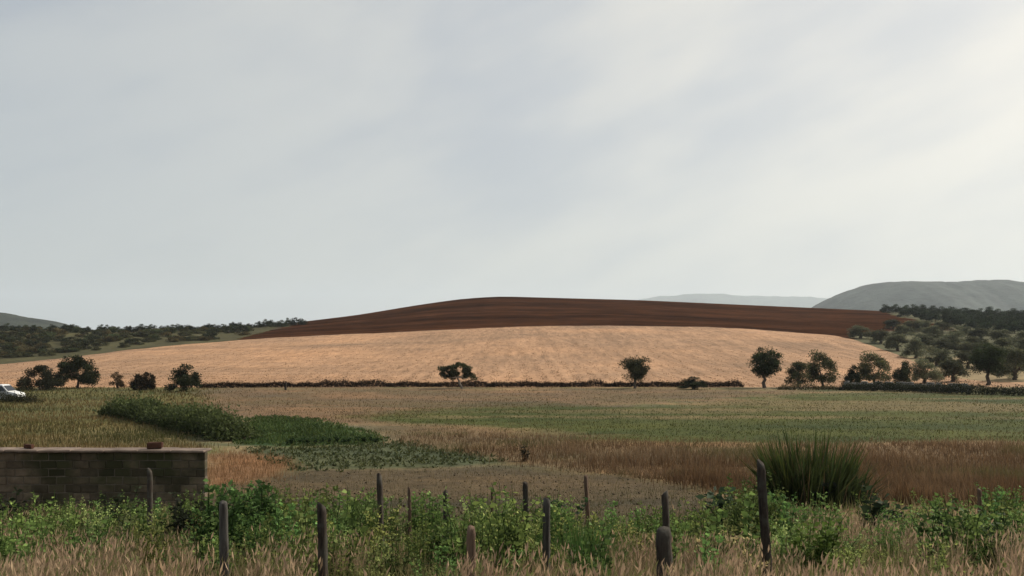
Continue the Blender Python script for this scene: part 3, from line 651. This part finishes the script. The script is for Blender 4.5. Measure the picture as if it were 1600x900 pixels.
# ------------------------------------------------------------------ fence posts
WOOD = mat_rough('weathered_post_wood', (0.014, 0.011, 0.009), (0.065, 0.05, 0.038), 9, (2.5, 2.5, 0.22), 0.9, 0.012, 0.3, c3=(0.055, 0.05, 0.04), s3=9.0)
BRWOOD = mat_rough('brown_post_wood', (0.06, 0.038, 0.025), (0.15, 0.10, 0.07), 9, (2.5, 2.5, 0.22), 0.9, 0.012, 0.2)
GRWOOD = mat_rough('grey_post_wood', (0.028, 0.025, 0.022), (0.09, 0.082, 0.072), 9, (2.5, 2.5, 0.22), 0.9, 0.012, 0.2)
def post(px, top_py, wpx, d, lean_px, label, mat=WOOD, broken=0.0, square=False):
    x = X(px, d); zt = CZ + (HY - top_py) / F * d; z0 = float(H(x, d)); h = zt - z0
    w = wpx / F * d * .88; r = w / 2; sides = 10; rings = 22
    o = empty('fence_post', (x, d, z0)); g = Geo()
    ph = rng.uniform(0, 6.28); V = []
    for i in range(rings + 1):
        t = i / rings; rr = r * (1.06 - 0.12 * t)
        cx_ = lean_px / F * d * t + 0.012 * math.sin(3 * t + ph); cy_ = 0.03 * t + 0.01 * math.cos(4 * t + ph)
        for j in range(sides):
            a = j / sides * 2 * math.pi; q = rr * (1 + 0.12 * math.sin(2 * a + ph) + 0.07 * math.sin(5 * a + ph * 2) + rng.uniform(-.08, .08))
            zz_ = -0.3 + (h + .3) * t
            if i == rings: zz_ += broken * r * math.cos(a - ph) * 1.4; q *= 0.86
            V.append((cx_ + q * math.cos(a), cy_ + q * math.sin(a), zz_))
    f = [[i * sides + j, i * sides + (j + 1) % sides, (i + 1) * sides + (j + 1) % sides, (i + 1) * sides + j] for i in range(rings) for j in range(sides)]
    g.add(np.array(V), f, (1, 1, 1)); g.l.append(np.arange(sides) + rings * sides); g.t.append(np.array([sides]))
    me = g.mesh('fence_post', mat); bpy.data.objects.remove(o)
    o = link('fence_post', me, None, (x, d, z0))
    return tag(o, label, 'post', 'old wooden fence posts in the weeds')
post(237, 735, 10, 14, -4, 'thin dark post standing in front of the block wall', broken=.6)
post(354, 786, 15, 9.5, -5, 'grey weathered post between the block wall and the dark thick post', GRWOOD, .3)
post(511, 790, 19, 8.5, -11, 'thick dark post rising from dry grass near the bottom of photo', broken=.5)
post(599, 745, 12, 13, -8, 'tallest of the thin posts by the bare soil, leaning left', broken=.9)
post(644, 762, 6.5, 16, -5, 'slender tilted stake right of the tallest leaning post', BRWOOD, .5)
post(697, 768, 11, 14, -2, 'short stout dark post second right of the tallest leaning post', broken=.4)
post(737, 826, 15, 8, 1, 'brown short post half hidden in dry grass at the bottom centre', BRWOOD, .4)
post(768, 763, 5, 18, 0, 'very thin reddish stake before the middle of the bare soil', BRWOOD, .2)
post(824, 755, 9, 16, -2, 'small dark post at the left end of the dark-leaved tangle', broken=.4)
post(856, 780, 15, 11, -3, 'pale grey post among tall weeds left of the lush grass clump', GRWOOD, .3)
post(919, 744, 7, 18, -3, 'small olive-brown stake behind the lush grass clump', BRWOOD, .4)
post(1043, 770, 13, 10.6, -4, 'slim dark post standing behind the thick stump-like post', broken=.5)
post(1040, 829, 27, 7.5, -1, 'thickest post, a squat dark stump of a post at the bottom', broken=.25)
post(1205, 724, 15, 9.8, -13, 'tall dark post left of the spiky rush clump', broken=.6)
post(1534, 765, 7, 16, -1, 'small brown stake in the weeds near the right edge', BRWOOD, .4)
post(446, 598, 4, 104, 0, 'tiny far stake by the scrub line at the field edge', WOOD, .3)

# ------------------------------------------------------------------ weeds: leafy plants
def weed_geo(n_st, h, spread, leaf, base, tip, per=22, wide=0.55, flower=None, droop=0.2):
    g = Geo()
    for i in range(n_st):
        a = rng.uniform(0, 6.28); r0 = rng.uniform(0, .25) * spread; hh = h * rng.uniform(.55, 1.1); out = spread * rng.uniform(.2, 1.0)
        b_ = np.array([r0 * math.cos(a), r0 * math.sin(a), -.04]); a += rng.uniform(-.5, .5)
        e_ = np.array([out * math.cos(a), out * math.sin(a), hh]); t = np.linspace(0, 1, 6)[:, None]
        pts = b_ * (1 - t) + e_ * t; pts[:, 2] = b_[2] + (hh - b_[2]) * (1 - (1 - t[:, 0]) ** 1.4)
        pts[:, :2] += rng.normal(0, .02, (6, 2))
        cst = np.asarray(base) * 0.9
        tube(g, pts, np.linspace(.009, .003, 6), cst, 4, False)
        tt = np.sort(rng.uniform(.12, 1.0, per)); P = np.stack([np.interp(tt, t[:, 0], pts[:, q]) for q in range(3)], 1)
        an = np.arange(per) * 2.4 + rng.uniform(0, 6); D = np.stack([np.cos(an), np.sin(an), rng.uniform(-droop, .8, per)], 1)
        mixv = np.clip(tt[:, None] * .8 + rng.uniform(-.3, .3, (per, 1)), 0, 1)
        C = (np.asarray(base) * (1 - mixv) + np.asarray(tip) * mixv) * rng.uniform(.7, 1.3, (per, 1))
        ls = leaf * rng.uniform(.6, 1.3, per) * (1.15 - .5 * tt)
        leaves(g, P, D, ls, ls * wide, C, 0.18)
        if flower is not None and rng.uniform() < .7:
            k_ = 9; leaves(g, np.repeat(pts[-1:], k_, 0) + rng.normal(0, .025, (k_, 3)), rdir(k_) + [0, 0, .5], .035, .03, vary(flower, k_, .2, .05))
    return g
GW = [weed_geo(9, .9, .38, .085, (0.045, .068, .020), (.17, .20, .06)), weed_geo(11, .75, .42, .07, (.06, .08, .024), (.21, .23, .075)),
      weed_geo(8, 1.05, .35, .09, (.03, .05, .016), (.13, .17, .05)), weed_geo(12, .6, .45, .065, (.08, .09, .03), (.25, .25, .10)),
      weed_geo(9, .8, .4, .08, (.07, .08, .03), (.20, .21, .085), flower=(.26, .27, .10)), weed_geo(7, .95, .3, .105, (.03, .05, .016), (.12, .165, .05), wide=.7)]
# the band as a mass nobody could count
POSTS = [(237, 14), (354, 9.5), (508, 8.5), (597, 13), (642, 16), (696, 14), (737, 8), (768, 18), (824, 16), (855, 11), (918, 18), (1041, 10.6), (1200, 9.8), (1534, 16)]
mass = Geo(); clumps = []
while len(clumps) < 125:
    d = 8.6 + 10.5 * rng.uniform(); px = rng.uniform(-80, 1680)
    if d > 17.3 and 330 < px < 1090: continue
    if any(math.hypot(X(px, d) - X(p, q), (d - q) * .7) < .52 for p, q in clumps): continue
    clumps.append((px, d))
for px, d in clumps:
    kinds = rng.choice(6, 2, replace=False); br0 = rng.uniform(.95, 2.2); wd0 = rng.uniform(.72, 1.12); hi = rng.uniform(.55, 1.2) * (.72 if d < 10 else 1.0) * (.85 if px < 340 else .9 if px > 1210 else 1)
    for j in range(int(rng.integers(6, 13))):
        x = X(px, d) + rng.normal(0, .30); y = d + rng.normal(0, .35); pj = CX + F * x / y
        if any(abs(pj - pp) < (22 + 240 / y if pd < 12 else 8) and y < pd + .4 for pp, pd in POSTS): continue
        s = hi * rng.uniform(.6, 1.1); br = br0 * rng.uniform(.8, 1.2)
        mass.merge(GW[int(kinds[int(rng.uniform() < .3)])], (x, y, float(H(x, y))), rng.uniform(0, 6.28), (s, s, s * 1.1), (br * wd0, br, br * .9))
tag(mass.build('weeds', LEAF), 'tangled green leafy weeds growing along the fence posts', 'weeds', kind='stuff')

def plant(name, px, d, g, label, cat='plant', sc=1.0, mat=LEAF):
    x = X(px, d); o = g.build(name, mat); o.location = (x, d, float(H(x, d))); o.rotation_euler = (0, 0, rng.uniform(0, 6)); o.scale = (sc,) * 3
    return tag(o, label, cat)
DB, DT = (.012, .020, .009), (.04, .062, .026)
plant('broad_leaved_weed', 1130, 16.5, weed_geo(16, 1.05, .62, .30, DB, (.05, .075, .04), 9, .6), 'dark broad-leaved plant left of the tall post and rush clump')
plant('broad_leaved_weed', 1372, 17.0, weed_geo(13, .95, .5, .26, DB, (.05, .07, .035), 9, .6), 'dark broad-leaved plant at the lower right of the rush clump')
plant('bushy_weed', 398, 14.5, weed_geo(22, 1.22, .62, .17, (.016, .032, .010), (.06, .11, .03), 18, .6), 'bushy bright and dark green plant right of the block wall')
plant('dark_shrub', 296, 16.0, weed_geo(22, .95, .72, .14, (.010, .013, .007), (.03, .036, .018), 20, .6), 'low dark shrub at the right foot of the block wall', 'shrub')
plant('dark_shrub', 190, 17.0, weed_geo(18, .95, .6, .14, (.012, .018, .009), (.045, .06, .028), 18, .6), 'dark shrub against the middle of the block wall', 'shrub')
plant('dark_shrub', 12, 17.5, weed_geo(14, 1.0, .45, .14, (.010, .014, .008), (.035, .045, .022), 18, .6), 'dark shrub against the block wall at the left edge', 'shrub')
plant('bright_weed', 1268, 11.5, weed_geo(24, 1.0, .5, .12, (.05, .085, .02), (.16, .23, .05), 18, .6), 'lush bright yellow-green plant just right of the tall post')
plant('bright_weed', 800, 10.5, weed_geo(12, 1.08, .22, .12, (.05, .08, .022), (.15, .20, .055), 18, .5), 'tall yellow-green weed left of the pale grey post')
plant('bushy_weed', 690, 12.5, weed_geo(14, .92, .36, .13, (.035, .062, .018), (.10, .15, .04), 18, .6), 'leafy green plant below the short stout dark post')
plant('bright_weed', 185, 11.2, weed_geo(16, .95, .45, .11, (.055, .075, .03), (.17, .19, .075), 16, .5), 'pale green weed in front of the block wall')
plant('flowering_weed', 1125, 9.6, weed_geo(22, .72, .55, .09, (.07, .075, .028), (.19, .175, .07), 15, .5, flower=(.62, .50, .24)), 'yellow-flowered weed between the squat post and the tall post')
plant('bushy_weed', 1485, 12.6, weed_geo(20, 1.0, .5, .14, (.022, .042, .014), (.075, .115, .035), 17, .6), 'dark green leafy plant left of the small stake near right edge')
plant('bushy_weed', 1572, 11.5, weed_geo(18, .85, .45, .13, (.022, .042, .014), (.07, .11, .035), 17, .6), 'dark green leafy plant at the lower right edge')
plant('bushy_weed', 322, 10.6, weed_geo(13, .95, .26, .11, (.03, .055, .014), (.10, .15, .04), 17, .5), 'green weed just left of the grey weathered post')
plant('dark_tangle', 880, 16.5, weed_geo(14, .95, .62, .16, (.010, .020, .009), (.04, .075, .03), 14, .6), 'dark-leaved tangle behind the lush grass clump')
# lush grass clump in the middle
def tuft_geo(n, h, rad, w, c0, c1, fan=0.6, upr=1.0):
    g = Geo(); a = rng.uniform(0, 6.28, n); r = rad * np.sqrt(rng.uniform(0, 1, n)); P = np.stack([r * np.cos(a), r * np.sin(a), np.full(n, -.05)], 1)
    hh = h * rng.uniform(.5, 1.08, n) * (1 - .3 * (r / rad) ** 2)
    ln = np.stack([np.cos(a), np.sin(a)], 1) * (fan * (r / rad) * hh * rng.uniform(.3, 1.2, n))[:, None] + rng.normal(0, .06, (n, 2)) * h
    blades(g, P, ln, hh, w * rng.uniform(.7, 1.3, n), vary(c0, n, .3), vary(c1, n, .35))
    return g
x = X(905, 12.0)
plant('grass_clump', 905, 12.0, tuft_geo(900, .95, .5, .02, (.012, .03, .010), (.09, .16, .04), .7), 'lush green grass clump right of the pale grey post', 'grass clump')
# rush clump
rc = tuft_geo(420, 2.4, 1.1, .06, (.006, .010, .007), (.060, .080, .022), .42); rc.merge(tuft_geo(260, 2.15, .5, .06, (.006, .010, .007), (.07, .09, .024), .6), (-.75, 0, 0)); rc.merge(tuft_geo(160, 1.5, .6, .06, (.006, .010, .007), (.05, .07, .022), .9), (.95, -.2, 0))
leavesG = Geo()
rc.merge(tuft_geo(110, 2.2, 1.25, .03, (.03, .022, .014), (.20, .14, .07), .75)); rc.merge(tuft_geo(200, 1.7, 1.3, .035, (.008, .012, .008), (.08, .10, .03), 1.1))
rc.merge(weed_geo(40, .75, 1.5, .22, (.006, .010, .008), (.02, .026, .014), 14, .5))
o = plant('rush_clump', 1268, 24.5, rc, 'big spiky clump of upright green rushes behind the tall post', 'rush clump'); o.rotation_euler = (0, 0, 0.2)
# small things in the fields
for i in range(14):
    p = 450 + 140 * i / 13 + rng.uniform(-2, 2); x, d, z = spot(p, 695.5 - 3.5 * i / 13)
    o = weed_geo(9, .30, .2, .11, (.012, .022, .009), (.03, .055, .018), 10, .65).build('crop_plant', LEAF); o.location = (x, d, z)
    tag(o, 'small dark plant in the single dark row below the green crop', 'plant', 'row of dark crop plants')
x, d, z = spot(821, 722)
o = weed_geo(12, .75, .28, .12, (.016, .014, .008), (.04, .036, .02), 14, .6).build('dry_thistle', LEAF); o.location = (x, d, z)
tag(o, 'small dark thistle bush on the near corner of the dry grass', 'bush')

# ------------------------------------------------------------------ grasses
def scatter(n, px0, px1, d0, d1, poly=None, power=1.0):
    d = 1 / (1 / d0 + (1 / d1 - 1 / d0) * rng.uniform(0, 1, n) ** power); px = rng.uniform(px0, px1, n); x = X(px, d)
    if poly is not None:
        k = inside(px + (fbm(x * .5, d * .5, 5) - .5) * 50 + rng.normal(0, 14, n), PY(x, d) + (fbm(x * .2, d * .2, 6) - .5) * 10 + rng.normal(0, 3.5, n), poly); x, d, px = x[k], d[k], px[k]
    return x, d, px
# dry grass with seed heads in the foreground
x, d, px = scatter(80000, -120, 1720, 6.2, 18.0, None, .75)
keep = ~np.any([(np.abs(px - pp) < 14 + 130 / d) & (d < pd + .2) & (d > 7.2) for pp, pd in POSTS], 0) & (fbm(px / 130.0, d / 3.0, 111, 3) + rng.normal(0, .045, len(x)) < .52)
x, d = x[keep], d[keep]; n = len(x)
P = np.stack([x, d, H(x, d) - .03], 1); g = Geo()
pink = fbm(x * .7, d * .7, 112)[:, None]
c1 = np.array((.42, .31, .19)) * (1 - pink) + np.array((.40, .26, .17)) * pink
c1 = c1 * rng.uniform(.65, 1.25, (n, 1)); gm = (rng.uniform(0, 1, n) < .22)[:, None]; c1 = np.where(gm, np.array((.16, .16, .06)) * rng.uniform(.7, 1.3, (n, 1)), c1)
hh = rng.uniform(.42, .82, n) * np.where(d > 11, .75, 1) * (.45 + 1.0 * fbm(x * .5, d * .5, 113))
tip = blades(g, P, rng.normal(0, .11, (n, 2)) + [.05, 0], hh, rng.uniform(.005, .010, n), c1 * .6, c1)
hd_ = rng.uniform(0, 1, n) < .45
leaves(g, tip[hd_] - [0, 0, .05], np.stack([rng.normal(.1, .3, hd_.sum()), rng.normal(0, .3, hd_.sum()), np.ones(hd_.sum())], 1), rng.uniform(.07, .12, hd_.sum()), rng.uniform(.015, .024, hd_.sum()), c1[hd_] * 1.12)
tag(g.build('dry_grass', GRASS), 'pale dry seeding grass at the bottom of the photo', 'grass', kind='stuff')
# dry and green undergrowth through the weeds
x, d, px = scatter(40000, -120, 1720, 7.0, 24); k = ~((d > 19) & (px > 330) & (px < 1090)); x, d = x[k], d[k]; n = len(x)
mixv = np.clip((fbm(x * .5, d * .5, 121) - .4) * 4, 0, 1)[:, None]; c1 = (np.array((.17, .19, .06)) * mixv + np.array((.34, .25, .14)) * (1 - mixv)) * rng.uniform(.6, 1.3, (n, 1))
g = Geo(); blades(g, np.stack([x, d, H(x, d) - .03], 1), rng.normal(0, .10, (n, 2)), rng.uniform(.2, .55, n), rng.uniform(.010, .018, n), c1 * .5, c1)
tag(g.build('undergrowth', GRASS), 'rough mixed grass under the weeds', 'grass', kind='stuff')
# tall rusty grass belt
x, d, px = scatter(110000, 520, 1800, 24, 62, BELT); k = np.hypot((x - X(1268, 26.5)) / 1.9, (d - 25.5) / 3.2) > 1; x, d = x[k], d[k]; n = len(x)
t_ = fbm(x * .25, d * .4, 131)[:, None]; t_ = np.clip(t_ * 1.6 - .3 + (d[:, None] - 36) / 40, 0, 1); c1 = (np.array((.26, .172, .095)) * t_ + np.array((.165, .095, .047)) * (1 - t_)) * rng.uniform(.6, 1.35, (n, 1)); gq = np.clip((fbm(x * .35, d * .35, 133) - .56) * 7, 0, .8)[:, None]; c1 = c1 * (1 - gq) + np.array((.13, .125, .045)) * gq
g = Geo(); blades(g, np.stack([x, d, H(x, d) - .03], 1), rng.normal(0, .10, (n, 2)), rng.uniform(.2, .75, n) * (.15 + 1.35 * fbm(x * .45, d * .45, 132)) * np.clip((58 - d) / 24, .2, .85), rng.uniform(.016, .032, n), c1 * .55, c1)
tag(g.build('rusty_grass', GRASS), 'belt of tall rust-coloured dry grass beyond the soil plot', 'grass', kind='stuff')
# meadow, tan strip, left meadow and the orange patch: short tufts
def short(name, polys, n, px0, px1, d0, d1, ca, cb, h, w, label, seed):
    g = Geo()
    for poly in polys:
        x, d, px = scatter(n, px0, px1, d0, d1, poly); m = len(x)
        t_ = np.clip((fbm(x * .06, d * .22, seed) - .35) * 3 + rng.normal(0, .25, m), 0, 1)[:, None]; keep = rng.uniform(0, 1, m) < .25 + 1.2 * fbm(x * .25, d * .35, seed + 3)
        x, d, t_ = x[keep], d[keep], t_[keep]; m = len(x)
        c1 = (np.array(ca) * t_ + np.array(cb) * (1 - t_)) * rng.uniform(.7, 1.3, (m, 1))
        blades(g, np.stack([x, d, H(x, d) - .02], 1), rng.normal(0, .05, (m, 2)), rng.uniform(.4, 1.2, m) * h, rng.uniform(.6, 1.3, m) * w * d / 60, c1 * .85, c1)
    return tag(g.build(name, GRASS), label, 'grass', kind='stuff')
short('meadow_grass', [MEADOW], 60000, 500, 1800, 44, 110, (.13, .098, .040), (.050, .061, .0130), .12, .04, 'short green meadow grass with paler streaks', 31)
short('pale_grass', [TAN], 30000, 300, 1400, 56, 112, (.165, .108, .058), (.10, .076, .034), .14, .04, 'pale dry grass strip below the scrub line', 141)
short('yellow_grass', [LEFT_MEADOW], 34000, -150, 360, 39, 112, (.17, .12, .05), (.085, .085, .03), .28, .05, 'yellow-green grass behind the block wall', 151)
short('rust_patch_grass', [ORANGE], 9000, 300, 490, 26, 42, (.20, .11, .052), (.165, .115, .056), .25, .03, 'rust-coloured grass patch at the right end of the block wall', 161)
# standing stubble and straw on the hill
x, d, px = scatter(110000, -120, 1560, 113, 262); d1_ = smooth_curve(px, D1C); k = d < d1_ - .5; x, d, px = x[k], d[k], px[k]
rowx = np.where(px > 620, np.sin(x * 2 * math.pi / 2.4 + fbm(x * .03, d * .03, 44) * 5), np.sin(d * 2 * math.pi / 4.0 + x * .12)); k = rng.uniform(0, 1, len(x)) < .45 + .45 * rowx; x, d, px = x[k], d[k], px[k]; n = len(x)
c1 = np.array((.365, .225, .13)) * rng.uniform(.55, 1.25, (n, 1)) * (.8 + .4 * fbm(x * .08, d * .05, 181))[:, None]
g = Geo(); blades(g, np.stack([x, d, H(x, d) - .05], 1), rng.normal(0, .05, (n, 2)), rng.uniform(.05, .15, n), rng.uniform(.08, .25, n), c1 * .9, c1)
tag(g.build('stubble', GRASS), 'pale cut stubble standing on the hillside field', 'stubble', kind='stuff')
# clods and dead tufts on the bare soil
x, d, px = scatter(4000, 310, 1170, 20, 38, DIRT); n = len(x); g = Geo()
OC = np.array([[1, 0, 0], [-1, 0, 0], [0, 1, 0], [0, -1, 0], [0, 0, 1], [0, 0, -1.0]]); OF = np.array([[0, 2, 4], [2, 1, 4], [1, 3, 4], [3, 0, 4], [2, 0, 5], [1, 2, 5], [3, 1, 5], [0, 3, 5]])
sz = rng.uniform(.015, .06, n) * (rng.uniform(0, 1, n) ** 1.5 + .4); V = OC[None] * .6 * sz[:, None, None] * rng.uniform(.6, 1.3, (n, 6, 1)) + np.stack([x, d, H(x, d) + sz * .3], 1)[:, None]
g.add(V.reshape(-1, 3), (OF[None] + np.arange(n)[:, None, None] * 6).reshape(-1, 3), np.repeat(vary((.075, .056, .034), n, .3, .06), 6, 0))
tag(g.build('clods', SOIL), 'small clods of earth on the bare soil plot', 'soil', kind='stuff')
short('dead_grass', [DIRT], 18000, 310, 1170, 19, 38, (.17, .12, .06), (.08, .08, .03), .16, .025, 'thin dead grass on the bare soil plot', 171)
# crop rows
g = Geo()
for yy in np.arange(43.5, 62, .6):
    xs = np.arange(-22, -4, .16) + rng.uniform(-.05, .05, len(np.arange(-22, -4, .16))); dd = yy + (xs + 13) * -.06 + rng.normal(0, .05, len(xs))
    px = CX + F * xs / dd; k = inside(px + rng.normal(0, 9, len(xs)), PY(xs, dd) + rng.normal(0, 2.2, len(xs)) + (fbm(xs * .6, dd * .6, 195) - .5) * 8, CROP); xs, dd = xs[k], dd[k]
    if len(xs) == 0: continue
    P = np.repeat(np.stack([xs, dd, H(xs, dd)], 1), 6, 0); m = len(P); P = P + rng.normal(0, .05, (m, 3)) * [1, 1, .3]
    leaves(g, P, rdir(m) * .7 + [0, 0, .8], rng.uniform(.10, .26, m), rng.uniform(.05, .10, m), vary((.058, .084, .026), m, .45) * (.6 + .8 * fbm(P[:, 0] * .5, P[:, 1] * .5, 191))[:, None])
tag(g.build('crop_foliage', LEAF), 'dense green crop growing in the small field', 'crop', kind='stuff')
g = Geo()
for yy in np.arange(34, 47, .75):
    xs = np.arange(-17, 1, .22); xs = xs + rng.uniform(-.08, .08, len(xs)); dd = yy + (xs + 8) * -.10 + rng.normal(0, .07, len(xs))
    px = CX + F * xs / dd; k = inside(px + rng.normal(0, 12, len(xs)), PY(xs, dd) + rng.normal(0, 2.2, len(xs)), VEG) & (rng.uniform(0, 1, len(xs)) < .85); xs, dd = xs[k], dd[k]
    if len(xs) == 0: continue
    P = np.repeat(np.stack([xs, dd, H(xs, dd)], 1), 9, 0); m = len(P); P = P + rng.normal(0, .07, (m, 3)) * [1, 1, .3]
    leaves(g, P, rdir(m) * .8 + [0, 0, .6], rng.uniform(.10, .22, m), rng.uniform(.05, .09, m), vary((.085, .098, .040), m, .4))
tag(g.build('vegetable_rows', LEAF), 'rows of low grey-green vegetables before the green crop', 'crop', kind='stuff')

# ------------------------------------------------------------------ haze
hz = bpy.data.meshes.new('haze'); zlo, zhi = -6.0, 900.0
v = (BOX + 0.5) * np.array([30000, 17000, zhi - zlo]) + np.array([-15000, -3000, zlo])
hz.from_pydata([tuple(p) for p in v], [], BF)
hm, ht = mat_new('haze_air'); pv = ht.nodes.new('ShaderNodeVolumePrincipled'); pv.inputs['Color'].default_value = (0.84, 0.92, 1.0, 1); pv.inputs['Density'].default_value = 0.85e-4
pv.inputs['Density Attribute'].default_value = ''; hm.cycles.homogeneous_volume = True
pv.inputs['Anisotropy'].default_value = 0.2
oo = ht.nodes.new('ShaderNodeOutputMaterial'); ht.links.new(pv.outputs[0], oo.inputs['Volume'])
hz.materials.append(hm); ho = link('haze', hz); tag(ho, 'thin pale haze in the air over the countryside', 'haze', kind='stuff')
